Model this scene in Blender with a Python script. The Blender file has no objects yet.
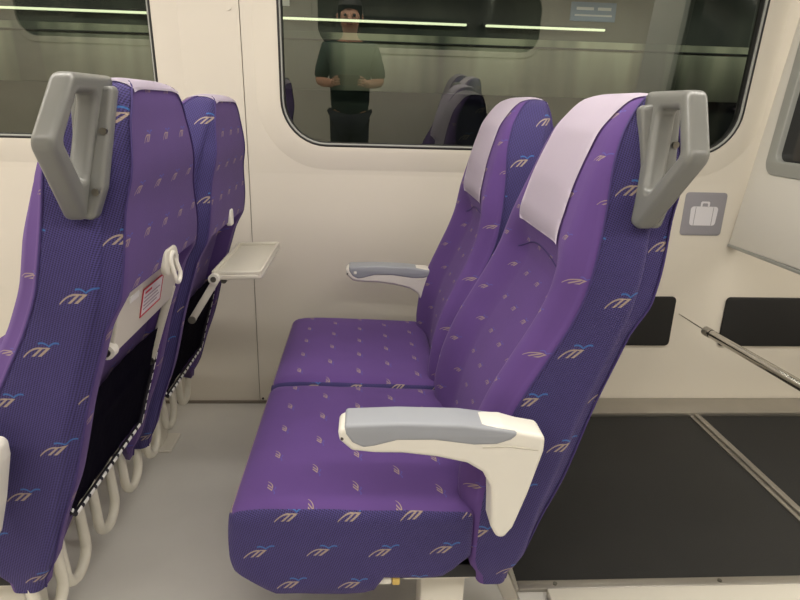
import bpy, bmesh, math, random
from mathutils import Vector, Matrix
random.seed(7)
R = math.radians
COL = bpy.context.scene.collection

# ------------------------------------------------------------------ camera, world, lights
D = 2.29            # distance from the camera to the window wall
CH = 1.2            # camera height
cd = bpy.data.cameras.new('camera'); cam = bpy.data.objects.new('camera', cd); COL.objects.link(cam)
cd.sensor_width = 36; cd.lens = 27; cd.clip_start = 0.02
def view_axes(yaw, pitch, roll):
    y, p, r = R(yaw), R(pitch), R(roll)
    f = Vector((math.sin(y) * math.cos(p), math.cos(y) * math.cos(p), -math.sin(p))); rt = Vector((math.cos(y), -math.sin(y), 0)); dn = f.cross(rt)
    return rt * math.cos(r) - dn * math.sin(r), rt * math.sin(r) + dn * math.cos(r), f
VR, VD, VF = view_axes(3.7, 17.9, 1.7)
CP = Vector((-.013, 0, CH))
cam.matrix_world = Matrix.Translation(CP) @ Matrix((VR, -VD, -VF)).transposed().to_4x4()
bpy.context.scene.camera = cam
w = bpy.data.worlds.new('world'); bpy.context.scene.world = w; w.use_nodes = True
w.node_tree.nodes['Background'].inputs[0].default_value = (0.05, 0.055, 0.06, 1)
w.node_tree.nodes['Background'].inputs[1].default_value = 0.3
vs = bpy.context.scene.view_settings
vs.view_transform = 'Standard'; vs.look = 'None'; vs.gamma = 1; vs.use_curve_mapping = False
vs.exposure = 0.0

def area(name, loc, sx, sy, power, color=(1, .965, .915), rot=(0, 0, 0)):
    l = bpy.data.lights.new(name, 'AREA'); l.shape = 'RECTANGLE'; l.size = sx; l.size_y = sy
    l.energy = power; l.color = color
    o = bpy.data.objects.new(name, l); COL.objects.link(o); o.location = loc; o.rotation_euler = rot
    return o
area('ceiling_light_glow', (0, 1.25, 2.12), 7.0, 0.16, 50)
area('ceiling_light_glow', (0, -0.15, 2.12), 7.0, 0.16, 50)

# ------------------------------------------------------------------ node helpers
def lin(c):
    return tuple(((v / 255 + .055) / 1.055) ** 2.4 if v > 10 else v / 255 / 12.92 for v in c) + (1,)

class N:
    """wraps a value socket so that plain python arithmetic makes math nodes"""
    def __init__(s, nt, sock): s.nt, s.s = nt, sock
    def m(s, op, b=None, c=None, flip=False):
        n = s.nt.nodes.new('ShaderNodeMath'); n.operation = op
        args = [s, b, c] if not flip else [b, s, c]
        for i, a in enumerate(args):
            if a is None: continue
            if isinstance(a, N): s.nt.links.new(a.s, n.inputs[i])
            else: n.inputs[i].default_value = a
        return N(s.nt, n.outputs[0])
    def __add__(s, b): return s.m('ADD', b)
    __radd__ = __add__
    def __sub__(s, b): return s.m('SUBTRACT', b)
    def __rsub__(s, b): return s.m('SUBTRACT', b, flip=True)
    def __mul__(s, b): return s.m('MULTIPLY', b)
    __rmul__ = __mul__
    def __truediv__(s, b): return s.m('DIVIDE', b)
    def abs(s): return s.m('ABSOLUTE')
    def floor(s): return s.m('FLOOR')
    def fract(s): return s.m('FRACT')
    def sqrt(s): return s.m('SQRT')
    def lt(s, b): return s.m('LESS_THAN', b)
    def gt(s, b): return s.m('GREATER_THAN', b)
    def max(s, b): return s.m('MAXIMUM', b)
    def sin(s): return s.m('SINE')

def soft(e, a, b):
    """1 below a, 0 above b"""
    n = e.nt.nodes.new('ShaderNodeMapRange'); e.nt.links.new(e.s, n.inputs[0])
    n.inputs[1].default_value = a; n.inputs[2].default_value = b
    n.inputs[3].default_value = 1; n.inputs[4].default_value = 0
    return N(e.nt, n.outputs[0])

def mat(name, color, rough=.5, metal=0., spec=.5, bump=None, emit=None, estr=0., coat=0., noise=None, sheen=0.):
    m = bpy.data.materials.new(name); m.use_nodes = True; nt = m.node_tree
    b = nt.nodes['Principled BSDF']
    b.inputs['Base Color'].default_value = lin(color); b.inputs['Roughness'].default_value = rough
    b.inputs['Metallic'].default_value = metal; b.inputs['Specular IOR Level'].default_value = spec
    b.inputs['Coat Weight'].default_value = coat; b.inputs['Sheen Weight'].default_value = sheen
    if emit:
        b.inputs['Emission Color'].default_value = lin(emit); b.inputs['Emission Strength'].default_value = estr
    tc = nt.nodes.new('ShaderNodeTexCoord')
    if noise:   # (scale, amount): faint wear mottling in the colour
        nz = nt.nodes.new('ShaderNodeTexNoise'); nz.inputs['Scale'].default_value = noise[0]; nz.inputs['Detail'].default_value = 6
        nt.links.new(tc.outputs['Object'], nz.inputs['Vector'])
        mx = nt.nodes.new('ShaderNodeMix'); mx.data_type = 'RGBA'
        d = tuple(max(0, c * (1 - noise[1])) for c in color); e = tuple(min(255, c * (1 + noise[1] * .6)) for c in color)
        mx.inputs[6].default_value = lin(d); mx.inputs[7].default_value = lin(e)
        nt.links.new(nz.outputs[0], mx.inputs[0]); nt.links.new(mx.outputs[2], b.inputs['Base Color'])
    if bump:    # (scale, strength)
        nz = nt.nodes.new('ShaderNodeTexNoise'); nz.inputs['Scale'].default_value = bump[0]; nz.inputs['Detail'].default_value = 4
        nt.links.new(tc.outputs['Object'], nz.inputs['Vector'])
        bp = nt.nodes.new('ShaderNodeBump'); bp.inputs['Strength'].default_value = bump[1]; bp.inputs['Distance'].default_value = .002
        nt.links.new(nz.outputs[0], bp.inputs['Height']); nt.links.new(bp.outputs[0], b.inputs['Normal'])
    return m

def fabric(name, base, axes, cell, size, weave, tan=(162, 146, 132), blue=(62, 108, 168), off=(0, 0), sheen=.12, ramp_tint=None):
    """purple moquette: a repeat of a tan double arc under a small blue gull; axes names the object axes (signed)"""
    m = bpy.data.materials.new(name); m.use_nodes = True; nt = m.node_tree
    b = nt.nodes['Principled BSDF']
    tc = nt.nodes.new('ShaderNodeTexCoord'); sx = nt.nodes.new('ShaderNodeSeparateXYZ')
    nt.links.new(tc.outputs['Object'], sx.inputs[0])
    ax = {'x': N(nt, sx.outputs[0]), 'y': N(nt, sx.outputs[1]), 'z': N(nt, sx.outputs[2])}
    def pick(a): return ax[a[-1]] * (-1. if a[0] == '-' else 1.)
    u = pick(axes[0]) + (10 + off[0]); v = pick(axes[1]) + (10 + off[1])
    row = (v / cell[1]).floor()
    stag = (row * .5).fract()
    a = (u / cell[0] + stag)
    p = ((a.fract() - .5) * (cell[0] / size)) + .15
    q = (((v / cell[1]).fract() - .5) * (cell[1] / size) * 1.35) + .25
    # tan: arc A sweeps up from the left, legs B and C come down on the right
    qa = .46 - (p - .1) * (p - .1) * .62
    A = soft((q - qa).abs(), .07, .13) * (p.gt(-1.2)) * (p.lt(.2))
    B = soft((p - (-.08 + .8 * q)).abs(), .09, .15) * q.gt(-.5) * q.lt(.45)
    C = soft((p - (.42 + .8 * q)).abs(), .11, .17) * q.gt(-.5) * q.lt(.5)
    A2 = soft((q - .46).abs(), .05, .10) * p.gt(.1) * p.lt(.80)
    T = A.max(B).max(C).max(A2)
    # blue gull
    pb = p - .85
    qb = .66 + pb.abs() * 1.4 - pb * pb * 1.25
    G = soft((q - qb).abs(), .07, .14) * pb.abs().lt(.80)
    big = nt.nodes.new('ShaderNodeTexNoise'); big.inputs['Scale'].default_value = 4.5; big.inputs['Detail'].default_value = 3
    nt.links.new(tc.outputs['Object'], big.inputs['Vector'])
    def mix(f, c1, c2):
        n = nt.nodes.new('ShaderNodeMix'); n.data_type = 'RGBA'
        nt.links.new(f.s if isinstance(f, N) else f, n.inputs[0])
        for i, c in ((6, c1), (7, c2)):
            if isinstance(c, tuple): n.inputs[i].default_value = lin(c)
            else: nt.links.new(c, n.inputs[i])
        return n.outputs[2]
    lo = tuple(c * .9 for c in base); hi = tuple(min(255, c * 1.1) for c in base)
    col = mix(big.outputs[0], lo, hi)
    if weave:
        k = 2 * math.pi / weave
        h = ((u + v * .55) * k).sin() * ((v - u * .35) * k).sin()
        dots = soft(h, -.15, .5)
        col = mix(dots, tuple(c * .62 for c in base), col)
        hgt = h
    else:
        k = 2 * math.pi / .0016
        h = (u * k).sin() * (v * k).sin(); hgt = h
    col = mix(T * .95, col, tan); col = mix(G * .9, col, blue)
    nt.links.new(col, b.inputs['Base Color'])
    b.inputs['Roughness'].default_value = .85; b.inputs['Specular IOR Level'].default_value = .2
    b.inputs['Sheen Weight'].default_value = sheen; b.inputs['Sheen Roughness'].default_value = .5
    b.inputs['Sheen Tint'].default_value = (.75, .6, 1, 1)
    bp = nt.nodes.new('ShaderNodeBump'); bp.inputs['Strength'].default_value = .45 if weave else .12
    bp.inputs['Distance'].default_value = .0012 if weave else .0004
    nt.links.new(hgt.s, bp.inputs['Height']); nt.links.new(bp.outputs[0], b.inputs['Normal'])
    return m

PLAIN = (89, 64, 122); WEAVE = (72, 65, 117)
M = dict(
    front=fabric('purple_moquette_front', PLAIN, ('-y', 'z'), (.090, .072), .0125, 0, tan=(150, 132, 122), blue=(84, 84, 150)),
    top=fabric('purple_moquette_cushion', PLAIN, ('-y', 'x'), (.115, .088), .0150, 0, tan=(158, 140, 126), blue=(84, 84, 150), off=(.02, .01)),
    rear=fabric('purple_moquette_rear', (80, 60, 112), ('y', 'z'), (.105, .086), .017, 0, tan=(150, 130, 122), blue=(70, 78, 150)),
    side=fabric('purple_weave_side', WEAVE, ('x', 'z'), (.15, .100),   .0225, .0062, off=(.045, .075)),
    cside=fabric('purple_weave_cushion', WEAVE, ('x', 'z'), (.125, .082), .0215, .0062, off=(.03, .03)),
    piping=mat('purple_piping', (58, 44, 100), .8),
    cover=mat('lilac_white_cover', (226, 216, 230), .9, bump=(900, .3), spec=.2),
    wall=mat('cream_wall_panel', (212, 206, 193), .42, noise=(1.5, .02)),
    surround=mat('cream_window_surround', (214, 208, 195), .3, noise=(1.5, .02)),
    floor=mat('grey_vinyl_floor', (208, 206, 200), .5, noise=(5, .05), bump=(350, .15)),
    grip=mat('grey_grip_plastic', (112, 113, 109), .32, bump=(500, .06)),
    cream=mat('cream_plastic', (224, 221, 210), .38),
    pad=mat('grey_armrest_pad', (150, 154, 160), .55),
    tray=mat('off_white_tray', (206, 202, 188), .45),
    black=mat('black_rubber', (16, 16, 17), .6),
    gasket=mat('dark_gasket', (30, 30, 30), .5),
    mesh=mat('black_mesh_pocket', (12, 8, 26), .95, spec=.1, bump=(700, .8)),
    edge=mat('black_edge_tape', (20, 16, 30), .7),
    white=mat('white_stitch', (225, 225, 220), .7),
    alu=mat('brushed_aluminium', (172, 168, 160), .38, metal=.85, noise=(8, .06)),
    steel=mat('polished_steel', (205, 202, 196), .16, metal=1),
    mat_=mat('black_ribbed_mat', (29, 29, 27), .8, noise=(9, .12), bump=(250, .5)),
    screw=mat('screw_steel', (120, 118, 112), .3, metal=1),
    dot=mat('dark_screw_cap', (60, 55, 50), .5),
    groove=mat('groove_shadow_gap', (120, 112, 100), .7),
    rack=mat('white_rack_panel', (216, 213, 204), .35),
    rackgrey=mat('grey_frame_edge', (158, 160, 154), .35),
    sign=mat('grey_sign', (142, 140, 146), .5),
    signwhite=mat('white_sign_print', (212, 210, 214), .5),
    red=mat('red_print', (196, 50, 66), .6),
    paper=mat('white_sticker', (222, 216, 214), .5),
    print_=mat('grey_print', (150, 140, 145), .6),
    loop=mat('cream_tube', (212, 208, 194), .35),
    foot=mat('cream_pedestal', (214, 210, 198), .4),
    yellow=mat('yellow_end', (206, 176, 96), .5),
    ceiling=mat('ceiling_panel', (222, 218, 208), .5),
    lamp=mat('lamp_diffuser', (255, 245, 230), .5, emit=(255, 243, 225), estr=6),
    shirt=mat('dark_green_shirt', (22, 46, 42), .9),
    skin=mat('skin', (190, 140, 115), .55),
    hair=mat('black_hair', (22, 18, 16), .6),
    trouser=mat('navy_trousers', (28, 30, 42), .9),
    phone=mat('black_phone', (14, 14, 16), .25),
)

# ------------------------------------------------------------------ mesh helpers
def tag(o, label=None, cat=None, group=None, kind=None):
    if label: o['label'] = label
    if cat: o['category'] = cat
    if group: o['group'] = group
    if kind: o['kind'] = kind
    return o

def link(name, me, parent=None):
    o = bpy.data.objects.new(name, me); COL.objects.link(o)
    if parent: o.parent = parent
    return o

def build(name, bm, mats, parent=None, smooth=True, angle=40):
    bmesh.ops.recalc_face_normals(bm, faces=bm.faces)
    me = bpy.data.meshes.new(name)
    for f in bm.faces: f.smooth = smooth
    if smooth:
        for e in bm.edges:
            if len(e.link_faces) == 2 and e.calc_face_angle(0) > R(angle): e.smooth = False
    bm.to_mesh(me); bm.free()
    for m in (mats if isinstance(mats, (list, tuple)) else [mats]): me.materials.append(m)
    return link(name, me, parent)

def empty(name, loc, rz=0):
    o = bpy.data.objects.new(name, None); COL.objects.link(o); o.location = loc; o.rotation_euler = (0, 0, rz)
    o.empty_display_size = .1
    return o

def rbox(bm, c, s, r=.004, seg=2, mi=0, rot=None):
    g = bmesh.ops.create_cube(bm, size=1)
    vs_ = g['verts']
    bmesh.ops.scale(bm, vec=s, verts=vs_)
    if r > 0:
        es = list({e for v in vs_ for e in v.link_edges})
        res = bmesh.ops.bevel(bm, geom=es, offset=min(r, min(s) * .45), segments=seg, affect='EDGES', profile=.5)
        vs_ = list({v for f in res['faces'] for v in f.verts} | {v for v in vs_ if v.is_valid})
    if rot is not None: bmesh.ops.rotate(bm, cent=(0, 0, 0), matrix=rot, verts=vs_)
    bmesh.ops.translate(bm, vec=c, verts=vs_)
    for v in vs_:
        for f in v.link_faces: f.material_index = mi
    return vs_

def tube(bm, pts, r, n=10, cap=True, mi=0):
    pts = [Vector(p) for p in pts]
    rr = r if isinstance(r, (list, tuple)) else [r] * len(pts)
    t0 = (pts[1] - pts[0]).normalized()
    up = Vector((0, 0, 1)) if abs(t0.z) < .9 else Vector((1, 0, 0))
    nrm = t0.cross(up).normalized(); rings = []
    for i, p in enumerate(pts):
        if i == 0: t = t0
        elif i == len(pts) - 1: t = (pts[i] - pts[i - 1]).normalized()
        else: t = ((pts[i + 1] - p).normalized() + (p - pts[i - 1]).normalized()).normalized()
        nrm = (nrm - t * nrm.dot(t)).normalized(); b = t.cross(nrm)
        rings.append([bm.verts.new(p + (nrm * math.cos(2 * math.pi * k / n) + b * math.sin(2 * math.pi * k / n)) * rr[i]) for k in range(n)])
    fs = []
    for i in range(len(rings) - 1):
        for k in range(n):
            fs.append(bm.faces.new((rings[i][k], rings[i][(k + 1) % n], rings[i + 1][(k + 1) % n], rings[i + 1][k])))
    if cap:
        fs.append(bm.faces.new(rings[0][::-1])); fs.append(bm.faces.new(rings[-1]))
    for f in fs: f.material_index = mi

def cyl(bm, p0, p1, r, n=16, mi=0): tube(bm, [p0, p1], r, n, True, mi)

def arc(c, r, a0, a1, n, f):
    return [f(c[0] + r * math.cos(R(a0 + (a1 - a0) * i / n)), c[1] + r * math.sin(R(a0 + (a1 - a0) * i / n))) for i in range(n + 1)]

def round_poly(pts, rad, n=6):
    """2D polygon with rounded corners; rad is one radius or one per point"""
    out = []; L = len(pts)
    for i in range(L):
        p = Vector(pts[i]); a = Vector(pts[i - 1]); b = Vector(pts[(i + 1) % L])
        r = rad[i] if isinstance(rad, (list, tuple)) else rad
        u = (a - p); v = (b - p); lu, lv = u.length, v.length; u.normalize(); v.normalize()
        ang = u.angle(v)
        if r <= 0 or ang > math.pi - .02: out.append(tuple(p)); continue
        t = min(r / math.tan(ang / 2), lu * .49, lv * .49); rr = t * math.tan(ang / 2)
        c = p + (u + v).normalized() * (rr / math.sin(ang / 2))
        s = (p + u * t) - c; e = (p + v * t) - c
        tot = s.angle(e); sg = 1 if s.cross(e) > 0 else -1
        for k in range(n + 1):
            th = sg * tot * k / n
            out.append((c.x + s.x * math.cos(th) - s.y * math.sin(th), c.y + s.x * math.sin(th) + s.y * math.cos(th)))
    return out

def extrude2d(loops, thick, bevel=0, fmap=None, res=3):
    """filled outline with holes, thick, bevelled; fmap maps (a, b, c) to a 3D point, c in -thick/2..thick/2"""
    cu = bpy.data.curves.new('tmp', 'CURVE'); cu.dimensions = '2D'; cu.fill_mode = 'BOTH'
    cu.extrude = max(thick / 2 - bevel, 0); cu.bevel_depth = bevel; cu.bevel_resolution = res; cu.offset = -bevel
    for lp in loops:
        sp = cu.splines.new('POLY'); sp.points.add(len(lp) - 1); sp.use_cyclic_u = True
        for i, q in enumerate(lp): sp.points[i].co = (q[0], q[1], 0, 1)
    ob = bpy.data.objects.new('tmp', cu); COL.objects.link(ob)
    dg = bpy.context.evaluated_depsgraph_get(); dg.update()
    me = bpy.data.meshes.new_from_object(ob.evaluated_get(dg))
    bm = bmesh.new(); bm.from_mesh(me)
    bpy.data.objects.remove(ob); bpy.data.curves.remove(cu); bpy.data.meshes.remove(me)
    bmesh.ops.remove_doubles(bm, verts=bm.verts, dist=1e-5)
    for f in bm.faces: f.material_index = 0
    if fmap:
        for v in bm.verts: v.co = fmap(*v.co)
    return bm

def rect(x0, z0, x1, z1): return [(x0, z0), (x1, z0), (x1, z1), (x0, z1)]

def interp(tab, z):
    """smooth interpolation through (z, value) pairs (monotone cubic)"""
    if z <= tab[0][0]: return tab[0][1]
    if z >= tab[-1][0]: return tab[-1][1]
    n = len(tab)
    for i in range(n - 1):
        if tab[i][0] <= z <= tab[i + 1][0]:
            def sl(j): return (tab[j + 1][1] - tab[j][1]) / (tab[j + 1][0] - tab[j][0])
            def tn(j):
                if j == 0: return sl(0)
                if j == n - 1: return sl(n - 2)
                a, b = sl(j - 1), sl(j)
                return 0 if a * b <= 0 else 2 * a * b / (a + b)
            h = tab[i + 1][0] - tab[i][0]; t = (z - tab[i][0]) / h
            return ((2 * t**3 - 3 * t**2 + 1) * tab[i][1] + (t**3 - 2 * t**2 + t) * h * tn(i)
                    + (-2 * t**3 + 3 * t**2) * tab[i + 1][1] + (t**3 - t**2) * h * tn(i + 1))
def sstep(a, b, x):
    t = min(1, max(0, (x - a) / (b - a))); return t * t * (3 - 2 * t)

# ------------------------------------------------------------------ the carriage
LEAN = math.tan(R(3.6)); ZB = .95
def wy(z): return D - max(0, z - ZB) * LEAN        # the wall leans in above the sill
XL, XR, ZC, YO = -3.6, 3.6, 2.15, -1.08
W1 = (-.303, 1.062, 1.385, 1.83); W2 = (-2.35, 1.065, -.742, 1.83)
def window_loop(b, g=0, r=.15): return round_poly(rect(b[0] - g, b[1] - g, b[2] + g, b[3] + g), r + g, 10)
def wall_map(off): return lambda a, b, c: (a, wy(b) - off + c, b)
GX = -.440
# upper wall, either side of the vertical panel joint; each with its window opening
for name, x0, x1, win in (('wall_window_side', XL, GX - .0015, W2), ('wall_window_side_right', GX + .0015, XR, W1)):
    bm = extrude2d([rect(x0, ZB, x1, ZC), window_loop(win)], .03, 0, wall_map(-.015))
    rbox(bm, ((x0 + x1) / 2, D + .015, ZB / 2), (x1 - x0, .03, ZB), 0)
    wl = tag(build(name, bm, M['wall'], smooth=False), kind='structure')
    if x0 == XL:
        for (sx, sz) in ((-.47, 1.60),): pass
walls = wl
bm = bmesh.new(); rbox(bm, (GX, D + .012, ZC / 2), (.02, .01, ZC), 0)
tag(build('trim_1', bm, M['groove']), kind='structure')
def wall_dot(px, z, r=.004):
    bm = bmesh.new(); cyl(bm, (px, wy(z) - .0015, z), (px, wy(z) + .004, z), r, 12)
    build('screw', bm, M['dot'], wl)
for px, z, r in ((-.472, .81, .004), (-.459, .545, .004), (-.427, .02, .005)): wall_dot(px, z, r)
bm = bmesh.new(); cyl(bm, (-.475, wy(1.5) - .004, 1.5), (-.475, wy(1.5) + .004, 1.5), .009, 16); build('screw_cap', bm, M['wall'], wl)

def glass_mat(name='dark_tinted_glass'):
    m = bpy.data.materials.new(name); m.use_nodes = True; nt = m.node_tree; nt.nodes.clear()
    out = nt.nodes.new('ShaderNodeOutputMaterial'); mx = nt.nodes.new('ShaderNodeMixShader')
    tr = nt.nodes.new('ShaderNodeBsdfTransparent'); gl = nt.nodes.new('ShaderNodeBsdfGlossy')
    tr.inputs[0].default_value = (.52, .55, .50, 1); gl.inputs[0].default_value = (.9, .95, .88, 1); gl.inputs[1].default_value = .006
    fr = nt.nodes.new('ShaderNodeFresnel'); fr.inputs[0].default_value = 1.5
    ad = nt.nodes.new('ShaderNodeMath'); ad.operation = 'ADD'; ad.inputs[1].default_value = .12
    nt.links.new(fr.outputs[0], ad.inputs[0]); nt.links.new(ad.outputs[0], mx.inputs[0])
    nt.links.new(tr.outputs[0], mx.inputs[1]); nt.links.new(gl.outputs[0], mx.inputs[2]); nt.links.new(mx.outputs[0], out.inputs[0])
    return m
M['glass'] = glass_mat()
def window(n, b):
    # rounded surround, rubber gasket, thin grey inner line, pane
    out = [(-.0, 0)]
    bm = bmesh.new(); prev = None; wm = wall_map(0)
    for g_, h_ in ((-.001, -.012), (-.001, .004), (.004, .009), (.014, .011), (.03, .010), (.06, .006), (.085, .002), (.10, -.001)):
        row = [bm.verts.new(wm(q[0], q[1], -h_)) for q in window_loop(b, g_)]
        if prev:
            for i in range(len(row)): bm.faces.new((prev[i - 1], prev[i], row[i], row[i - 1]))
        prev = row
    w_ = tag(build('window_%d' % n, bm, M['surround'], angle=60), kind='structure')
    bm = extrude2d([window_loop(b, .011), window_loop(b, .003)], .018, .003, wall_map(.004), 2); build('gasket', bm, M['gasket'], w_)
    bm = extrude2d([window_loop(b, .006), window_loop(b, -.002)], .014, .003, wall_map(.004), 2); build('inner_gasket', bm, M['rackgrey'], w_)
    bm = extrude2d([window_loop(b, .004), window_loop(b, -.005)], .03, .001, wall_map(-.012), 2); build('glass_border', bm, M['gasket'], w_)
    bm = bmesh.new()
    x0, x1, z0, z1 = b[0] - .01, b[2] + .01, b[1] - .01, b[3] + .01
    gy = lambda z: wy(b[1]) + .006 - (z - b[1]) * math.tan(R(2.2))      # the pane leans a little less than the panel
    bm.faces.new([bm.verts.new((x, gy(z), z)) for x, z in ((x0, z0), (x1, z0), (x1, z1), (x0, z1))])
    build('glass_pane', bm, M['glass'], w_, smooth=False)
window(1, W1); window(2, W2)

bm = bmesh.new(); rbox(bm, (0, (D + YO) / 2, -.02), (XR - XL, D - YO + .06, .04), 0); tag(build('floor', bm, M['floor']), kind='structure')
bm = bmesh.new(); rbox(bm, (0, (D + YO) / 2, ZC + .02), (XR - XL, D - YO + .06, .04), 0); tag(build('ceiling', bm, M['ceiling']), kind='structure')
for n, x in (('wall_left', XL - .02), ('wall_right', XR + .02)):
    bm = bmesh.new(); rbox(bm, (x, (D + YO) / 2, ZC / 2), (.04, D - YO + .06, ZC), 0); tag(build(n, bm, M['wall']), kind='structure')
# the wall across the aisle, with its own windows (only mirrored in the glass)
W3 = (-.95, 1.15, .1, 1.83); W4 = (-.42, 1.42, 1.5, 1.9); W5 = (-2.9, 1.42, -1.6, 1.9)
bm = extrude2d([rect(XL, 0, XR, ZC), window_loop(W4), window_loop(W5)], .03, 0, lambda a, b, c: (a, YO - .015 + c, b))
opp = tag(build('wall_aisle_side', bm, M['wall'], smooth=False), kind='structure')
for k, b in ((3, W4), (4, W5)):
    bm = extrude2d([window_loop(b, .05), window_loop(b, 0)], .02, .006, lambda a, b_, c: (a, YO + .004 + c, b_)); w_ = tag(build('window_%d' % k, bm, M['surround']), kind='structure')
    bm = bmesh.new(); bm.faces.new([bm.verts.new((x, YO - .012, z)) for x, z in rect(*b)]); build('glass_pane', bm, M['glass'], w_, smooth=False)
# thin dark joint where the wall meets the floor
bm = bmesh.new(); rbox(bm, (-1.6, D - .004, .006), (4.0, .008, .012), .002); tag(build('baseboard_window_side', bm, M['groove']), kind='structure')
# ceiling lamps
for y, lab in ((1.25, 'long ceiling lamp strip nearer the window wall'), (-.15, 'long ceiling lamp strip nearer the opposite wall')):
    l = empty('ceiling_lamp', (0, y, ZC)); tag(l, lab, 'lamp', 'ceiling lamp strips')
    bm = bmesh.new(); rbox(bm, (0, 0, -.008), (7.1, .22, .014), .004); build('housing', bm, M['ceiling'], l)
    bm = bmesh.new(); rbox(bm, (0, 0, -.019), (7.0, .16, .008), .003); build('diffuser', bm, M['lamp'], l)

# ------------------------------------------------------------------ what passes outside: a platform wall
PY = 4.8
def outside_mat(name, a, b, scale, rough=.6):
    m = mat(name, a, rough); nt = m.node_tree; bs = nt.nodes['Principled BSDF']
    tc = nt.nodes.new('ShaderNodeTexCoord'); mp = nt.nodes.new('ShaderNodeMapping'); mp.inputs['Scale'].default_value = scale
    nz = nt.nodes.new('ShaderNodeTexNoise'); nz.inputs['Scale'].default_value = 1; nz.inputs['Detail'].default_value = 3
    rp = nt.nodes.new('ShaderNodeValToRGB'); rp.color_ramp.elements[0].position = .42; rp.color_ramp.elements[1].position = .6
    rp.color_ramp.elements[0].color = lin(a); rp.color_ramp.elements[1].color = lin(b)
    nt.links.new(tc.outputs['Object'], mp.inputs[0]); nt.links.new(mp.outputs[0], nz.inputs[0]); nt.links.new(nz.outputs[0], rp.inputs[0])
    nt.links.new(rp.outputs[0], bs.inputs['Base Color']); return m
M['out_dark'] = outside_mat('dark_platform_cladding', (30, 36, 34), (66, 72, 62), (1.6, 1, .7))
M['out_pale'] = outside_mat('pale_platform_band', (70, 76, 66), (196, 196, 170), (2.2, 1, .3))
bm = bmesh.new(); rbox(bm, (0, PY + .1, 1.5), (12, .1, 5), 0); pw = tag(build('wall_platform', bm, M['out_dark']), kind='structure')
bm = bmesh.new(); rbox(bm, (0, PY + .02, 1.50), (12, .05, .40), .004); build('pale_band', bm, M['out_pale'], pw)
bm = bmesh.new(); rbox(bm, (0, PY - .01, 1.645), (12, .02, .012), .002); build('rail', bm, M['gasket'], pw)
M['tube'] = mat('strip_light', (235, 240, 215), .5, emit=(232, 238, 196), estr=1.7)
for x0, x1 in ((-3.1, -1.53), (-.78, .72), (.86, 1.75)):
    t = empty('strip_light', ((x0 + x1) / 2, PY - .06, 1.775))
    tag(t, {-3.1: 'thin glowing strip light outside the left window', -.78: 'thin glowing strip light outside, left half of the large window', .86: 'thin glowing strip light outside, right half of the large window'}[x0], 'light', 'strip lights outside the train')
    bm = bmesh.new(); rbox(bm, (0, 0, 0), (x1 - x0, .02, .016), .004); build('tube', bm, M['tube'], t)
    bm = bmesh.new(); rbox(bm, (0, .03, .014), (x1 - x0 + .04, .05, .02), .004); build('housing', bm, M['gasket'], t)
area('strip_light_glow', (0, PY - .35, 1.83), 9, .05, 12, (.97, 1, .86), (R(60), 0, 0))
s = empty('station_sign', (1.66, PY - .02, 1.9)); tag(s, 'blue rectangular sign outside the large window, above the strip light', 'sign')
bm = bmesh.new(); rbox(bm, (0, 0, 0), (.34, .02, .13), .006); build('sign_plate', bm, mat('blue_sign', (70, 110, 150), .5), s)
bm = bmesh.new()
for i, (x0, x1) in enumerate(((-.13, .0), (.03, .13))): rbox(bm, ((x0 + x1) / 2, -.012, .02), (x1 - x0, .004, .02), .001)
rbox(bm, (0, -.012, -.025), (.28, .004, .012), .001); build('sign_print', bm, M['signwhite'], s)
s = empty('poster', (-.62, PY - .02, 1.92)); tag(s, 'small red and white poster outside, top left of the large window', 'poster')
bm = bmesh.new(); rbox(bm, (0, 0, 0), (.12, .02, .12), .004); build('sheet', bm, M['paper'], s)
bm = bmesh.new(); rbox(bm, (0, -.012, .01), (.09, .004, .06), .001); build('print', bm, M['red'], s)

# ------------------------------------------------------------------ train seats
XRT = [(.25, .300), (.305, .330), (.415, .355), (.53, .388), (.66, .422), (.77, .458), (.864, .486), (.93, .496), (1.016, .502), (1.10, .522), (1.16, .535), (1.20, .542), (1.22, .540), (1.23, .528)]
XFT = [(.25, .236), (.30, .212), (.42, .215), (.55, .232), (.65, .264), (.75, .314), (.82, .350), (.893, .376), (1.016, .396), (1.10, .404), (1.16, .421), (1.20, .446), (1.22, .466), (1.23, .484)]
HWT = [(.25, .264), (.30, .274), (.80, .275), (.90, .264), (1.00, .236), (1.10, .206), (1.16, .184), (1.20, .160), (1.22, .142), (1.23, .120)]
YCT = [(.80, 0), (.90, -.010), (1.00, -.028), (1.10, -.040), (1.20, -.042)]
def YC(z): return interp(YCT, z)
def fdish(z, y):
    hw = interp(HWT, z); k = abs(y - YC(z)) / hw
    bol = -.034 * sstep(0, .16, 1 - k) * sstep(.3, .5, z) * (1 - sstep(.95, 1.15, z))
    return bol + .048 * (1 - sstep(.45, .82, k)) * sstep(.3, .5, z) * (1 - sstep(.86, 1.0, z)) - .012 * sstep(.98, 1.08, z) * (1 - k * k) * (1 - sstep(1.15, 1.23, z))
def rbulge(z, y):
    hw = interp(HWT, z); k = abs(y - YC(z)) / hw
    rec = (1 - sstep(.70, .80, k)) * (1 - sstep(.852, .866, z))
    bul = (.020 + .016 * sstep(.80, .87, z)) * sstep(0, .09, 1 - k) * sstep(.3, .5, z) * (1 - sstep(1.05, 1.23, z))
    return bul - .045 * rec
def front_x(z, y): return interp(XFT, z) + fdish(z, y)
def rear_x(z, y): return interp(XRT, z) + rbulge(z, y)

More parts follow.
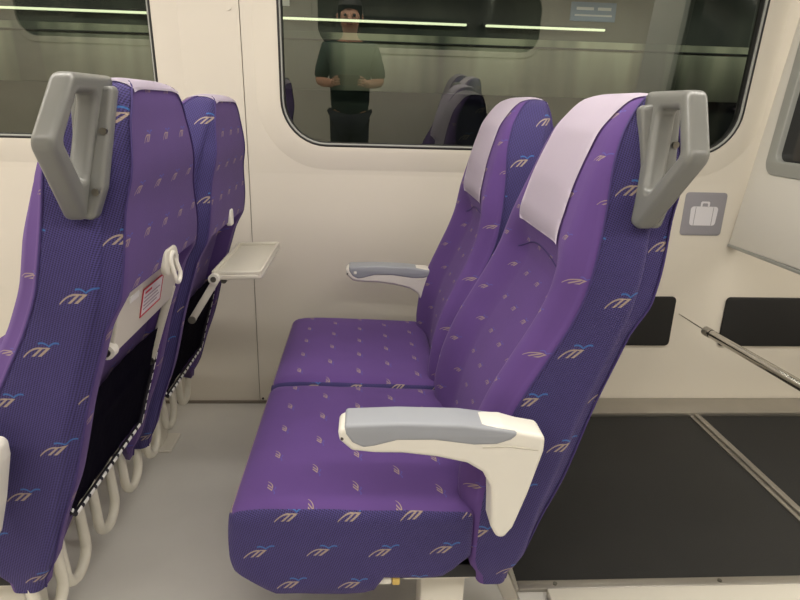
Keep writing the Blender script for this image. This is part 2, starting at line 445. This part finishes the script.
def backrest_mesh():
    bm = bmesh.new(); rings = []; tags = None
    zs = [.232 + (.85 - .232) * i / 26 for i in range(26)] + [.85, .854, .858, .862, .866, .872] + [.885 + (1.15 - .885) * i / 14 for i in range(14)] + [1.15 + .08 * math.sin(R(90) * i / 12) for i in range(13)]
    def ring(z):
        hw = interp(HWT, z); xf, xr = interp(XFT, z), interp(XRT, z)
        yc = YC(z); rc = min(.02, (xr - xf) * .45, hw * .4); P = []; T = []
        for i in range(29):
            y = (-1 + 2 * i / 28) * (hw - rc); P.append([xf + fdish(z, y + yc), y]); T.append(0)
        for i in range(1, 5): a = R(90 * i / 5); P.append([xf + rc - rc * math.cos(a), hw - rc + rc * math.sin(a)]); T.append(0)
        for i in range(5): P.append([xf + rc + (xr - xf - 2 * rc) * i / 4, hw]); T.append(1)
        for i in range(1, 5): a = R(90 * i / 5); P.append([xr - rc + rc * math.sin(a), hw - rc + rc * math.cos(a)]); T.append(1)
        for i in range(41):
            y = (1 - 2 * i / 40) * (hw - rc); P.append([xr + rbulge(z, y + yc), y]); T.append(2)
        for i in range(1, 5): a = R(90 * i / 5); P.append([xr - rc + rc * math.cos(a), -hw + rc - rc * math.sin(a)]); T.append(3)
        for i in range(5): P.append([xr - rc - (xr - xf - 2 * rc) * i / 4, -hw]); T.append(3)
        for i in range(1, 5): a = R(90 * i / 5); P.append([xf + rc - rc * math.sin(a), -hw + rc - rc * math.cos(a)]); T.append(0)
        for q in P: q[1] += yc
        return P, T
    seamf, seamr = [], []
    for z in zs:
        hw = interp(HWT, z); P, T = ring(z); row = []
        for (x, y), t in zip(P, T):
            # the middle of the back ends higher than the side bolsters
            zb = .232 + .133 * (1 - sstep(.70, .82, abs(y - YC(z)) / hw)) * sstep(.0, .03, x - .22)
            zz = z if z > .6 else .6 - (.6 - z) * (.6 - zb) / .368
            if zz != z:
                xx = x + ((interp(XRT, zz) - interp(XRT, z)) if t == 2 else (interp(XFT, zz) - interp(XFT, z)) if t == 0 else 0)
            else: xx = x
            row.append(bm.verts.new((xx, y, zz)))
        rings.append(row)
        seamf.append(Vector((P[-4][0] + .000, P[-4][1] - .001, z))); seamr.append(Vector((P[29 + 13 + 40][0] + .001, P[29 + 13 + 40][1] - .002, z)))
    n = len(rings[0]); MI = [0, 1, 2, 1]
    for i in range(len(rings) - 1):
        for k in range(n):
            k2 = (k + 1) % n
            f = bm.faces.new((rings[i][k], rings[i][k2], rings[i + 1][k2], rings[i + 1][k]))
            t = T[k] if T[k] == T[k2] else (1 if 1 in (T[k], T[k2]) else 3)
            f.material_index = MI[t]
    f = bm.faces.new(rings[-1]); f.material_index = 1
    f = bm.faces.new(rings[0][::-1]); f.material_index = 2
    return bm, seamf, seamr

def cushion_mesh():
    """soft block: x -.27...22, y +-.283, z .235...445"""
    bm = bmesh.new(); NX, NY, NZ = 30, 24, 12
    hx, hy, hz = .245, .281, .113; c = Vector((-.025, 0, .332)); r = .035
    g = bmesh.ops.create_cube(bm, size=2)
    bmesh.ops.subdivide_edges(bm, edges=bm.edges[:], cuts=23, use_grid_fill=True)
    for v in bm.verts:
        q = Vector((v.co.x * hx, v.co.y * hy, v.co.z * hz))
        rx = r
        inn = Vector((max(-hx + rx, min(hx - rx, q.x)), max(-hy + .022, min(hy - .022, q.y)), max(-hz + rx, min(hz - .03, q.z))))
        d = q - inn
        if d.length > 1e-6:
            k = d.normalized(); s = Vector((rx, .022, .03 if q.z > 0 else rx)); d = Vector((k.x * s.x, k.y * s.y, k.z * s.z))
        q = inn + d; u = q.x / hx; vv = q.y / hy; w_ = q.z / hz
        if w_ > 0: q.z += w_ * (.012 * (1 - abs(vv) ** 3) * (1 - u * u) - .016 * (u + 1) * .5 + .006 * (1 - sstep(-1, -.6, u)) * -1)
        else: q.z += -w_ * (.04 * sstep(.15, .22, u) + .05 * sstep(.72, 1.0, u) + .055 * (1 - sstep(-1.0, -.62, u)))
        q.x += -.012 * (1 - (w_ - .1) ** 2) * (1 if u < -.8 else 0)
        q.z += .003 * math.sin(q.x * 38) * max(0, -w_) * abs(vv)
        if abs(vv) > .95: q.y += math.copysign(.003 * math.sin(q.x * 21 + 1) + .004 * (1 - w_ * w_), vv)
        v.co = c + q
    bm.normal_update()
    for f in bm.faces:
        n_ = f.normal
        f.material_index = 1 if abs(n_.y) > .62 or (n_.x < -.75) else 0
    def edge_line(sgn):
        return [Vector((c.x - hx + .02 + (2 * hx - .04) * i / 24, sgn * (hy - .006), 0)) for i in range(25)]
    return bm

BACK, SF, SR = backrest_mesh()
CACHE = {}
def part(key, name, mk, mats, parent, **k):
    """one mesh per kind of part, shared by every seat"""
    if key not in CACHE:
        o = build(name, mk(), mats, parent, **k); CACHE[key] = o.data; return o
    return link(name, CACHE[key], parent)

ARM = [(-.055, .668), (-.052, .645), (-.03, .624), (.01, .619), (.06, .618), (.12, .610), (.175, .597), (.205, .578), (.222, .545), (.226, .50), (.228, .46), (.24, .437), (.255, .436), (.27, .458), (.291, .530), (.312, .620), (.312, .646), (.305, .655), (.268, .662), (.235, .672), (.10, .6755), (-.03, .676)]
PAD = [(-.043, .6775), (.05, .681), (.16, .678), (.235, .668), (.266, .661), (.25, .646), (.225, .637), (.184, .636), (.114, .646), (.049, .646), (.01, .635), (-.01, .632), (-.03, .642), (-.042, .660)]
def fxz(y0): return lambda a, b, c: (a, y0 + c, b)
def armrest(root, y0, dz=0, outer=-1, dx=0):
    a = part('arm', 'armrest', lambda: extrude2d([round_poly(ARM, .012, 3)], .062, .010, fxz(0), 3), M['cream'], root)
    a.location = (dx, y0, dz)
    part('pad', 'armrest_pad', lambda: extrude2d([round_poly(PAD, .006, 3)], .067, .007, fxz(0), 3), M['pad'], a)
    def cap():
        bm = bmesh.new(); rbox(bm, (-.02, 0, .655), (.011, .0685, .011), .002)
        return bm
    def scr():
        bm = bmesh.new(); cyl(bm, (-.047, -.0315, .650), (-.047, .0315, .650), .0028, 10); return bm
    if outer > 0: part('armcap', 'pivot_cap', cap, M['cream'], a)
    part('armscrew', 'screw', scr, M['dot'], a)
    def ridge():
        bm = bmesh.new(); tube(bm, [(.20, -.0312, .632), (.245, -.0316, .634), (.30, -.0312, .626)], .0016, 6); return bm
    part('armridge', 'shell_joint', ridge, M['tray'], a)
    return a

def grab_handle(root):
    SL = lambda y, z: .502 + (z - 1.235) * .13
    outer = round_poly([(-.185, 1.237), (-.330, 1.237), (-.396, 1.137), (-.285, 1.008), (-.245, 1.015)], [.004, .024, .022, .018, .012], 6)
    hole = round_poly([(-.248, 1.207), (-.314, 1.207), (-.356, 1.140), (-.282, 1.062)], [.01, .008, .008, .012], 4)
    h = part('grab', 'grab_handle', lambda: extrude2d([outer, hole], .036, .011, lambda a, b, c: (SL(a, b) + c, a, b), 4), M['grip'], root, angle=60)
    edge_y = lambda z: YC(z) - interp(HWT, z)
    def plate(): return extrude2d([round_poly([(.462, 1.212), (.534, 1.222), (.520, 1.06), (.502, 1.008), (.474, 1.012)], [.01, .008, .02, .012, .012], 4)], .030, .008, lambda a, b, c: (a, edge_y(min(b, 1.19)) - .006 + c, b), 3)
    part('grabplate', 'mounting_plate', plate, M['grip'], h, angle=60)
    for x_, z in ((.508, 1.055), (.520, 1.150)):
        def sc():
            bm = bmesh.new(); cyl(bm, (0, 0, 0), (0, -.006, 0), .006, 12); return bm
        o = part('grabscrew', 'screw', sc, M['screw'], h); o.location = (x_, edge_y(z) - .018, z)
    return h

def cover_mesh():
    bm = bmesh.new(); rows = []
    ys = [i / 14 for i in range(15)]
    path = []
    for i in range(40): path.append(('f', .955 + (1.222 - .955) * i / 39))
    for i in range(1, 8): path.append(('t', i / 8))
    for i in range(5): path.append(('r', 1.222 - .006 * i / 4))
    th = .0045
    for y in ys:
        row = []; s0 = y
        for kind, v in path:
            hgt = sstep(.95, 1.22, v) if kind == 'f' else 1
            y = (-.175 + .006 * hgt) * (1 - s0) + (.120 - .032 * hgt) * s0; k = abs(y + .04) / .14
            ztop = 1.2345 - .010 * k ** 6
            if kind == 'f':
                z = .955 + (v - .955) * (ztop - .010 - .955) / (1.222 - .955); row.append(Vector((front_x(z, y) - th, y, z)))
            elif kind == 't':
                zt = ztop - .010; x0 = front_x(zt, y) - th; x1 = rear_x(zt, y) + th
                row.append(Vector((x0 + (x1 - x0) * v, y, zt + .0125 * math.sin(math.pi * v) ** .6)))
            else:
                z = ztop - .010 - (1.222 - v); row.append(Vector((rear_x(z, y) + th, y, z)))
        rows.append(row)
    vs_ = [[bm.verts.new(p) for p in row] for row in rows]
    for i in range(len(vs_) - 1):
        for j in range(len(vs_[0]) - 1): bm.faces.new((vs_[i][j], vs_[i + 1][j], vs_[i + 1][j + 1], vs_[i][j + 1]))
    bmesh.ops.solidify(bm, geom=bm.faces[:], thickness=.0015)
    return bm

def seat(x, yc, label, group, aisle=True, wallside=False, tray='stowed', back=(0, 0), arm_dz=0, arm_dx=0):
    root = empty('train_seat', (x, yc, 0)); tag(root, label, 'seat', group)
    sm = [M['front'], M['side'], M['rear']]
    b = part('back', 'backrest', lambda: BACK, sm, root, angle=50)
    for key, L_, sy in (('pf0', [p for p in SF if p.z > .5], 1), ('pf1', [p for p in SF if p.z > .5], -1), ('pr0', SR, 1), ('pr1', SR, -1)):
        def pip():
            bm = bmesh.new(); tube(bm, [Vector((p.x, p.y if sy > 0 else 2 * YC(p.z) - p.y, p.z)) for p in L_], .0022, 6); return bm
        part(key, 'seam_piping', pip, M['piping'], b)
    def stitch():
        bm = bmesh.new(); pts = []
        for i in range(25):
            y = -.15 + .3 * i / 24; z = .880 + .035 * (1 - (y / .15) ** 2)
            pts.append((front_x(z, y) - .0004, y, z))
        tube(bm, pts, .0018, 6); return bm
    part('stitch', 'lumbar_seam', stitch, M['piping'], b)
    part('cover', 'headrest_cover', cover_mesh, M['cover'], root, angle=60)
    c = part('cushion', 'seat_cushion', cushion_mesh, [M['top'], M['cside']], root, angle=50)
    if aisle: grab_handle(root); armrest(root, -.338, arm_dz, -1, arm_dx)
    if wallside: armrest(root, .235, -.022, 1, -.022)
    # recline bar and hinge behind the armrest foot
    def hinge():
        bm = bmesh.new(); rbox(bm, (.235, 0, .335), (.10, .50, .12), .02); rbox(bm, (.13, 0, .255), (.24, .50, .035), .004); return bm
    part('hinge', 'recline_mechanism', hinge, M['black'], root)
    def rel():
        bm = bmesh.new(); rbox(bm, (.024, -.262, .252), (.06, .02, .02), .006, mi=0); rbox(bm, (.062, -.262, .252), (.016, .021, .021), .003, mi=1); return bm
    if aisle: part('rel', 'recline_lever', rel, [M['cream'], M['yellow']], root)
    # rear pocket
    def pocket():
        bm = bmesh.new(); rows = []
        for i in range(13):
            z = .372 + (.64 - .372) * i / 12
            rows.append([bm.verts.new((interp(XRT, z) + .002 - .012 * math.sin(math.pi * j / 16) * (1 if i > 8 else .4) + .0015 * math.sin(j * 2.1 + i), -.205 + .41 * j / 16, z)) for j in range(17)])
        for i in range(12):
            for j in range(16): bm.faces.new((rows[i][j], rows[i][j + 1], rows[i + 1][j + 1], rows[i + 1][j]))
        bmesh.ops.solidify(bm, geom=bm.faces[:], thickness=.003)
        return bm
    pk = part('pocket', 'mesh_pocket', pocket, M['mesh'], root)
    def tape():
        bm = bmesh.new()
        P = [(interp(XRT, .64) - .012, -.207, .64)] + [(interp(XRT, .40 + .03 * k) - .012, -.207, .40 + .03 * k) for k in range(7, -1, -1)]
        P += [(interp(XRT, .372) + .006, -.19 + .38 * k / 12, .368) for k in range(13)]
        P += [(interp(XRT, .40 + .03 * k) + .006, .207, .40 + .03 * k) for k in range(9)]
        Q = []
        for i in range(len(P) - 1):
            A_, B_ = Vector(P[i]), Vector(P[i + 1]); m_ = max(1, round((B_ - A_).length / .011))
            Q += [A_.lerp(B_, j / m_) for j in range(m_)]
        Q.append(Vector(P[-1])); tube(bm, Q, .006, 8)
        bm.faces.ensure_lookup_table()
        for i in range(len(Q) - 1):            # white running stitch along the black tape
            if i % 3 != 2:
                fs = sorted([bm.faces[i * 8 + k] for k in range(8)], key=lambda f: -f.calc_center_median().x)[:2]
                for f in fs: f.material_index = 1
        return bm
    part('tape', 'edge_tape', tape, [M['edge'], M['white']], pk, angle=80)
    # tray table
    def trayplate():
        bm = extrude2d([round_poly(rect(-.195, 0, .195, .145), [.008, .008, .02, .02], 4)], .014, .003, lambda a, b, c: (c, a, b), 2)
        for lo in ([(-.19, .19, .006)]):
            rbox(bm, (-.011, 0, .006), (.012, .37, .010), .003); rbox(bm, (-.011, 0, .139), (.012, .37, .010), .003)
            for sy in (-1, 1): rbox(bm, (-.011, sy * .189, .072), (.012, .010, .135), .003)
        return bm
    tr = part('trayplate', 'tray_table', trayplate, M['tray'], root)
    def knob():
        bm = bmesh.new(); cyl(bm, (0, -.206, .012), (0, -.215, .012), .008, 16); return bm
    part('knob', 'pivot', knob, M['screw'], tr)
    def boss():
        bm = bmesh.new(); cyl(bm, (0, -.190, .012), (0, -.212, .012), .015, 18); return bm
    part('boss', 'pivot_boss', boss, M['cream'], tr)
    def bump_():
        bm = bmesh.new()
        rbox(bm, (.0085, -.12, .10), (.004, .05, .014), .002, rot=None); return bm
    part('finger', 'finger_grip', bump_, M['white'], tr)
    if tray == 'stowed':
        tr.location = (.456, .02, .722); tr.rotation_euler = (0, R(13), 0)
        def sticker():
            bm = bmesh.new(); rbox(bm, (.0082, 0, .066), (.0012, .13, .062), 0, mi=0)
            for (cy, cz, sy, sz) in ((0, .097, .134, .0035), (0, .035, .134, .0035), (-.065, .066, .0035, .062), (.065, .066, .0035, .062)):
                rbox(bm, (.0088, cy, cz), (.0014, sy, sz), 0, mi=1)
            rbox(bm, (.0090, -.03, .086), (.001, .04, .005), 0, mi=1)
            for i in range(4): rbox(bm, (.0090, -.002 - .006 * (i % 2), .075 - .009 * i), (.001, .10 - .012 * (i % 2), .0022), 0, mi=2)
            return bm
        part('sticker', 'notice_sticker', sticker, [M['paper'], M['red'], M['print_']], tr)
        A = (.462, .745); B = (.392, .545)
    else:
        tr.location = (.505, 0, .722); tr.rotation_euler = (0, R(88), 0)
        A = (.522, .718); B = (.448, .600)
    for sy in (-1, 1):
        def f():
            bm = bmesh.new(); d = Vector((B[0] - A[0], 0, B[1] - A[1]))
            rbox(bm, (0, 0, 0), (.020, .009, d.length + .016), .003, rot=Matrix.Rotation(math.atan2(d.x, d.z), 3, 'Y')); return bm
        a_ = part('ta' + tray, 'tray_arm', f, M['tray'], root); a_.location = ((A[0] + B[0]) / 2 - (.035 if sy < 0 and tray == 'stowed' else 0), sy * .204, (A[1] + B[1]) / 2)
        def hp():
            bm = bmesh.new(); cyl(bm, (0, -.008, 0), (0, .008, 0), .011, 14); return bm
        h_ = part('tb', 'hinge_pin', hp, M['screw'], a_); h_.location = ((B[0] - A[0]) / 2, 0, (B[1] - A[1]) / 2)
    # latch
    zl = .872; xl = rear_x(zl, 0)
    if tray == 'stowed':
        lt = part('latch', 'tray_latch', lambda: extrude2d([round_poly([(-.055, .845), (.055, .845), (.036, .900), (-.036, .900)], .02, 5)], .012, .003, lambda a, b, c: (interp(XRT, .87) + .040 + c, a, b), 2), M['tray'], root)
        def loop():
            bm = bmesh.new(); x = interp(XRT, .87) + .051
            P = [(x - .004, -.017, .872)] + arc((0, .842), .018, 180, 360, 10, lambda a, b: (x + .004, a, b)) + [(x - .004, .017, .872)]
            P += arc((0, .872), .017, 0, 180, 8, lambda a, b: (x - .004, a, b))
            tube(bm, P, .005, 8); return bm
        part('lloop', 'latch_loop', loop, M['cream'], lt)
    else:
        lt = part('latch2', 'tray_latch', lambda: extrude2d([round_poly(rect(-.014, .855, .022, .905), .008, 4)], .016, .004, lambda a, b, c: (interp(XRT, .88) + .036 + c, a, b), 2), M['cream'], root)
    # how far this seat's back is reclined and raised
    ang, dz = back; piv = Vector((.25, 0, .42))
    if ang or dz:
        T_ = Matrix.Translation(piv + Vector((0, 0, dz))) @ Matrix.Rotation(R(ang), 4, 'Y') @ Matrix.Translation(-piv)
        for ch in root.children:
            if ch.name.split('.')[0] in ('backrest', 'headrest_cover', 'mesh_pocket', 'tray_latch', 'grab_handle'): ch.matrix_basis = T_ @ ch.matrix_basis
    return root

PITCH = -.95; YN, YF = 1.285, 1.858
G1 = 'purple seats of the nearer side row'
seat(0, YN, 'purple seat with grab handle and armrest, middle of photo nearest the camera', 'purple train seats', True, False)
seat(0, YF, 'purple seat by the wall, behind the middle seat with the armrest in front', 'purple train seats', False, True, back=(-4.5, -.02))
seat(PITCH - .012, YN, 'leftmost purple seat seen from behind, white tray folded up with red-bordered notice', 'purple train seats', True, False, back=(.5, 0), arm_dz=-.03, arm_dx=.012)
seat(PITCH, YF, 'purple seat seen from behind by the wall, small white tray folded out', 'purple train seats', False, True, tray='out', back=(0, -.02))
# the row across the aisle, seen only as reflections in the glass
seat(.27, -.08, 'dark seat with white headrest mirrored in the large window, nearer the glass', 'reflected seats', False, False)
seat(.27, -.665, 'dark seat with white headrest mirrored in the large window, further back', 'reflected seats', False, False)

# ------------------------------------------------------------------ seat pedestals
def pedestal(x, label, strut=True):
    p = empty('seat_pedestal', (x, 1.57, 0)); tag(p, label, 'seat base', 'seat pedestals')
    for y in (-.46, .40):
        bm = bmesh.new(); rbox(bm, (.155, y, .222), (.15, .10, .022), .004); build('top_plate', bm, M['foot'], p)
        bm = bmesh.new(); rbox(bm, (.17, y, .11), (.10, .085, .205), .008); build('column', bm, M['foot'], p)
        bm = bmesh.new(); rbox(bm, (.17, y, .006), (.18, .12, .012), .004); build('foot_plate', bm, M['foot'], p)
    bm = bmesh.new(); rbox(bm, (.19, 0, .20), (.05, .95, .04), .004); build('cross_beam', bm, M['alu'], p)
    for y in (-.42,) if strut else ():
        bm = bmesh.new(); rbox(bm, (.335, y, .115), (.035, .05, .25), .004, rot=None)
        bmesh.ops.rotate(bm, cent=(.335, y, .115), matrix=Matrix.Rotation(R(-22), 3, 'Y'), verts=bm.verts); build('rear_strut', bm, M['alu'], p)
pedestal(0, 'cream and aluminium pedestal under the two middle seats')
pedestal(PITCH, 'cream pedestal under the two left seats', False)
p = empty('seat_pedestal', (.27, -.375, 0)); tag(p, 'pedestal under the pair of seats across the aisle', 'seat base', 'seat pedestals')
for y in (-.3, .3):
    bm = bmesh.new(); rbox(bm, (.15, y, .115), (.12, .1, .23), .006); build('column', bm, M['foot'], p)

# ------------------------------------------------------------------ looped tube rail under the left seats
g = empty('looped_footrest_tube', (-.685, 1.5, .012)); tag(g, 'cream tube rail bent into hanging U loops under the left seats', 'tube rail')
bm = bmesh.new(); cyl(bm, (-.012, -.43, .40), (-.012, .50, .40), .011, 12); build('carrier_bar', bm, M['loop'], g)
for k in range(7):
    yc = (1.085 if k == 0 else 1.025 + .178 * k) - 1.5
    bm = bmesh.new(); hwid = .052
    P = [(-.012, yc - hwid, .40), (-.006, yc - hwid, .26)]
    P += arc((0, .10 + hwid), hwid, 180, 360, 14, lambda a, b: (0, yc + a, b))
    P += [(-.006, yc + hwid, .26), (-.012, yc + hwid, .40)]
    # smooth the joints by densifying
    Q = []
    for i in range(len(P) - 1):
        for t in (0, .25, .5, .75): Q.append(Vector(P[i]).lerp(Vector(P[i + 1]), t))
    Q.append(Vector(P[-1]))
    for _ in range(3): Q = [Q[0]] + [(Q[i - 1] + Q[i] * 2 + Q[i + 1]) / 4 for i in range(1, len(Q) - 1)] + [Q[-1]]
    tube(bm, Q, .0125, 12); build('loop', bm, M['loop'], g)

# ------------------------------------------------------------------ luggage bay
def strip(name, x0, x1, y0, y1, z0, z1, m, parent=None, r=.003):
    bm = bmesh.new(); rbox(bm, ((x0 + x1) / 2, (y0 + y1) / 2, (z0 + z1) / 2), (x1 - x0, y1 - y0, z1 - z0), r); return build(name, bm, m, parent)
bay = empty('luggage_platform', (1.4, 1.7, 0)); tag(bay, 'black luggage floor mat framed by aluminium strips, behind the middle seats', 'luggage platform')
def bs(n, x0, x1, y0, y1, z0, z1, m): return strip(n, x0 - 1.4, x1 - 1.4, y0 - 1.7, y1 - 1.7, z0, z1, m, bay)
bs('mat', .40, 1.345, 1.265, 2.155, 0, .006, M['mat_']); bs('mat', 1.395, 2.6, 1.265, 2.155, 0, .006, M['mat_'])
bs('front_strip', .40, 2.6, 1.235, 1.265, 0, .012, M['alu'])
bs('back_rail', .40, 2.6, 2.155, 2.285, 0, .024, M['alu'])
dv = bs('divider_strip', 1.345, 1.395, 1.265, 2.155, 0, .012, M['alu'])
bm = bmesh.new(); rbox(bm, (1.37 - 1.4, 1.71 - 1.7, .016), (.018, .88, .010), .003); build('divider_rib', bm, M['alu'], dv)
bs('side_channel', .355, .40, 1.235, 2.285, 0, .014, M['alu'])
fr = bs('front_frame', .47, 2.6, 1.10, 1.225, 0, .022, M['foot'])
for x in (.50, .95, 1.4): 
    bm = bmesh.new(); cyl(bm, (x - 1.4, -.45, .011), (x - 1.4, -.45, .0145), .006, 10); build('screw', bm, M['screw'], bay)

# scuff pads on the wall
def pad(x0, x1, label):
    bm = extrude2d([round_poly([(x0, .27), (x1, .27), (x1, .486), (x0, .486)], .018, 5)], .008, .002, lambda a, b, c: (a, D - .004 + c, b), 2)
    return tag(build('wall_scuff_pad', bm, M['black']), label, 'wall pad', 'black wall pads')
pad(.62, 1.275, 'black rounded pad on the wall, partly hidden by the middle seat back')
pad(1.49, 2.5, 'black rounded pad on the wall at the right edge, under the white partition')

# guard rail
gr = empty('guard_rail', (1.27, D, .39)); tag(gr, 'polished steel guard rail leaving the wall over the black luggage floor', 'rail')
def unp(u, v, y):
    d = VR * ((u - 400) / 600) + VD * ((v - 300) / 600) + VF
    return CP + d * (y / d.y) - Vector((1.27, D, .39))
a0 = unp(679, 314, D - .002); a1 = unp(706, 331, 2.12); a2 = unp(860, 420, 1.45)
bm = bmesh.new(); tube(bm, [a0, a1], .0028, 8); build('thin_rod', bm, M['steel'], gr)
bm = bmesh.new(); tube(bm, [a1, a1.lerp(a2, .03), a2], .0165, 16); tb = build('tube', bm, M['steel'], gr)
d = (a2 - a1).normalized()
bm = bmesh.new(); tube(bm, [a1 - d * .004, a1 + d * .022], .0185, 16); build('end_collar', bm, M['alu'], gr)
bm = bmesh.new(); tube(bm, [a1 + d * .03, a1 + d * .034], .0172, 16); build('ring', bm, M['gasket'], gr)

# suitcase sign
zc = 1.2 - 2.29 * .167
sg = empty('luggage_sign', (1.325, D, .828)); tag(sg, 'grey square sign with white suitcase pictogram on the wall', 'sign')
def sm_(off): return lambda a, b, c: (a, wy(.828 + b) - D - off + c, b)
bm = extrude2d([round_poly(rect(-.084, -.085, .084, .085), .014, 5)], .003, .0008, sm_(.0015), 1); build('sign_plate', bm, M['sign'], sg)
bm = extrude2d([round_poly([(-.052, -.045), (.052, -.045), (.056, .03), (-.056, .03)], .012, 4)], .0012, 0, sm_(.0034)); ic = build('suitcase_pictogram', bm, M['signwhite'], sg)
bm = extrude2d([round_poly(rect(-.018, .026, .018, .05), .006, 3), round_poly(rect(-.011, .026, .011, .043), .004, 3)], .0012, 0, sm_(.0034)); build('pictogram_handle', bm, M['signwhite'], ic)
for x in (-.036, .036):
    bm = bmesh.new(); rbox(bm, (x, -.0045, -.008), (.002, .0008, .072), 0); build('pictogram_strap', bm, M['sign'], ic)

# white partition with a framed opening at the right edge
pt = empty('luggage_partition', (1.45, D, .71)); tag(pt, 'white partition panel with rounded grey framed opening at the right edge', 'partition')
def pm(off=0): return lambda a, b, c: (c - off + max(0, b) * .045, a, b)      # a: y from the wall (negative towards the camera), b: height
out = [(-.002, .0), (-1.15, .02), (-1.25, 1.42), (-.13 * 1.42 / .8 * .8, 1.42)]
hole = round_poly([(-.105, .29), (-.80, .29), (-.80, 1.1), (-.14, 1.1)], .05, 8)
out = [(-.004, 0), (-1.15, .01), (-1.15, 1.42), (-.15, 1.42)]
bm = extrude2d([round_poly(out, [.004, .03, .03, .004], 4), hole], .03, .004, pm(-.015), 2); build('panel', bm, M['rack'], pt)
hole2 = round_poly([(-.155, .34), (-.75, .34), (-.75, 1.05), (-.185, 1.05)], .03, 8)
bm = extrude2d([hole, hole2], .034, .004, pm(-.014), 2); build('opening_frame', bm, M['rackgrey'], pt)
bm = extrude2d([hole2], .006, .001, pm(-.02), 1); build('dark_glass', bm, mat('smoked_glass', (22, 23, 26), .12), pt)
bm = bmesh.new(); rbox(bm, (.02, -.58, -.004), (.05, 1.15, .012), .003); build('bottom_edge', bm, M['rackgrey'], pt)

# ------------------------------------------------------------------ the photographer (mirrored in the window)
def skin_mesh(name, verts, edges, radii, m, parent, root=0, sub=2):
    me = bpy.data.meshes.new(name); me.from_pydata(verts, edges, []); o = link(name, me, parent)
    md = o.modifiers.new('skin', 'SKIN'); md.use_smooth_shade = True
    for i, r in enumerate(radii):
        sv = me.skin_vertices[0].data[i]; sv.radius = (r if isinstance(r, tuple) else (r, r)); sv.use_root = (i == root)
    s_ = o.modifiers.new('sub', 'SUBSURF'); s_.levels = sub; s_.render_levels = sub
    me.materials.append(m); return o
pr = empty('person', (-.13, -.36, 0)); tag(pr, 'person in dark green shirt holding a phone, mirrored in the large window', 'person')
V = [(0, 0, .92), (0, .0, 1.05), (0, .0, 1.22), (0, -.01, 1.38), (0, 0, 1.46), (0, .01, 1.52), (0, .02, 1.60), (0, .02, 1.68),
     (-.17, -.01, 1.39), (-.23, .02, 1.16), (-.12, .26, 1.16),
     (.17, -.01, 1.39), (.23, .02, 1.16), (.12, .26, 1.16),
     (-.075, 0, .88), (-.075, .02, .50), (-.075, -.02, .09), (-.075, .12, .04),
     (.07, 0, .88), (.065, .02, .50), (.065, -.02, .09), (.065, .12, .04)]
Ed = [(0, 1), (1, 2), (2, 3), (3, 4), (4, 5), (5, 6), (6, 7), (3, 8), (8, 9), (9, 10), (3, 11), (11, 12), (12, 13), (0, 14), (14, 15), (15, 16), (16, 17), (0, 18), (18, 19), (19, 20), (20, 21)]
Rr = [(.14, .10), (.13, .10), (.15, .11), (.15, .10), .055, .055, (.085, .10), (.07, .08), .055, .042, .030, .055, .042, .030, .085, .058, .042, .035, .085, .058, .042, .035]
body = skin_mesh('body', V, Ed, Rr, M['skin'], pr)
sh = skin_mesh('shirt', [(0, 0, .87), V[1], V[2], V[3], V[8], V[9], V[11], V[12], (0, 0, 1.45)], [(0, 1), (1, 2), (2, 3), (3, 4), (4, 5), (3, 6), (6, 7), (3, 8)], [(.165, .13), (.16, .125), (.175, .13), (.17, .12), .07, .06, .07, .06, .068], M['shirt'], pr)
skin_mesh('trousers', [V[0], V[14], V[15], V[16], V[18], V[19], V[20]], [(0, 1), (1, 2), (2, 3), (0, 4), (4, 5), (5, 6)], [(.15, .115), .10, .072, .06, .10, .072, .06], M['trouser'], pr)
bm = bmesh.new(); bmesh.ops.create_uvsphere(bm, u_segments=20, v_segments=12, radius=1)
for v in bm.verts:
    v.co = Vector((v.co.x * .096, v.co.y * .115 - .01, v.co.z * .105 + 1.665))
bmesh.ops.delete(bm, geom=[v for v in bm.verts if v.co.z < 1.60 or (v.co.y > .03 and v.co.z < 1.69)], context='VERTS'); build('hair', bm, M['hair'], pr)
bm = bmesh.new(); tube(bm, [(0, .105, 1.635), (0, .125, 1.60), (0, .11, 1.59)], [.008, .014, .008], 8); build('nose', bm, M['skin'], pr)
bm = bmesh.new(); rbox(bm, (0, .108, 1.565), (.045, .010, .010), .004); build('mouth', bm, mat('lips', (150, 84, 78), .5), pr)
for sx in (-1, 1):
    bm = bmesh.new(); rbox(bm, (sx * .093, .015, 1.61), (.014, .03, .055), .006); build('ear', bm, M['skin'], pr)
    bm = bmesh.new(); bmesh.ops.create_uvsphere(bm, u_segments=10, v_segments=8, radius=.010); o = build('eye', bm, M['phone'], pr); o.location = (sx * .034, .100, 1.625)
for side in (-1, 1):       # fingers of each hand, curled round the phone
    for k in range(4):
        z0 = 1.15 + .017 * k; L = (.052, .058, .056, .046)[k]; x0 = side * .105
        o = skin_mesh('finger', [(x0, .275, z0), (x0 * .92, .275 + L * .55, z0 + .006), (x0 * .74, .275 + L * .80, z0 + .009), (x0 * .58, .275 + L * .72, z0 + .010)], [(0, 1), (1, 2), (2, 3)], [.0095, .009, .0085, .0075], M['skin'], pr, sub=1)
    skin_mesh('thumb', [(side * .10, .27, 1.16), (side * .085, .285, 1.185), (side * .06, .297, 1.20)], [(0, 1), (1, 2)], [.012, .0105, .009], M['skin'], pr, sub=1)
    skin_mesh('palm', [(side * .118, .25, 1.16), (side * .112, .272, 1.175), (side * .105, .285, 1.19)], [(0, 1), (1, 2)], [(.02, .028), (.018, .032), (.014, .024)], M['skin'], pr, sub=1)
ph = empty('phone', (-.13, -.045, 1.19)); tag(ph, 'black phone held up by the mirrored person', 'phone'); ph.rotation_euler = (R(-18), 0, 0)
bm = bmesh.new(); rbox(bm, (0, 0, 0), (.155, .009, .075), .004); build('body', bm, M['phone'], ph)
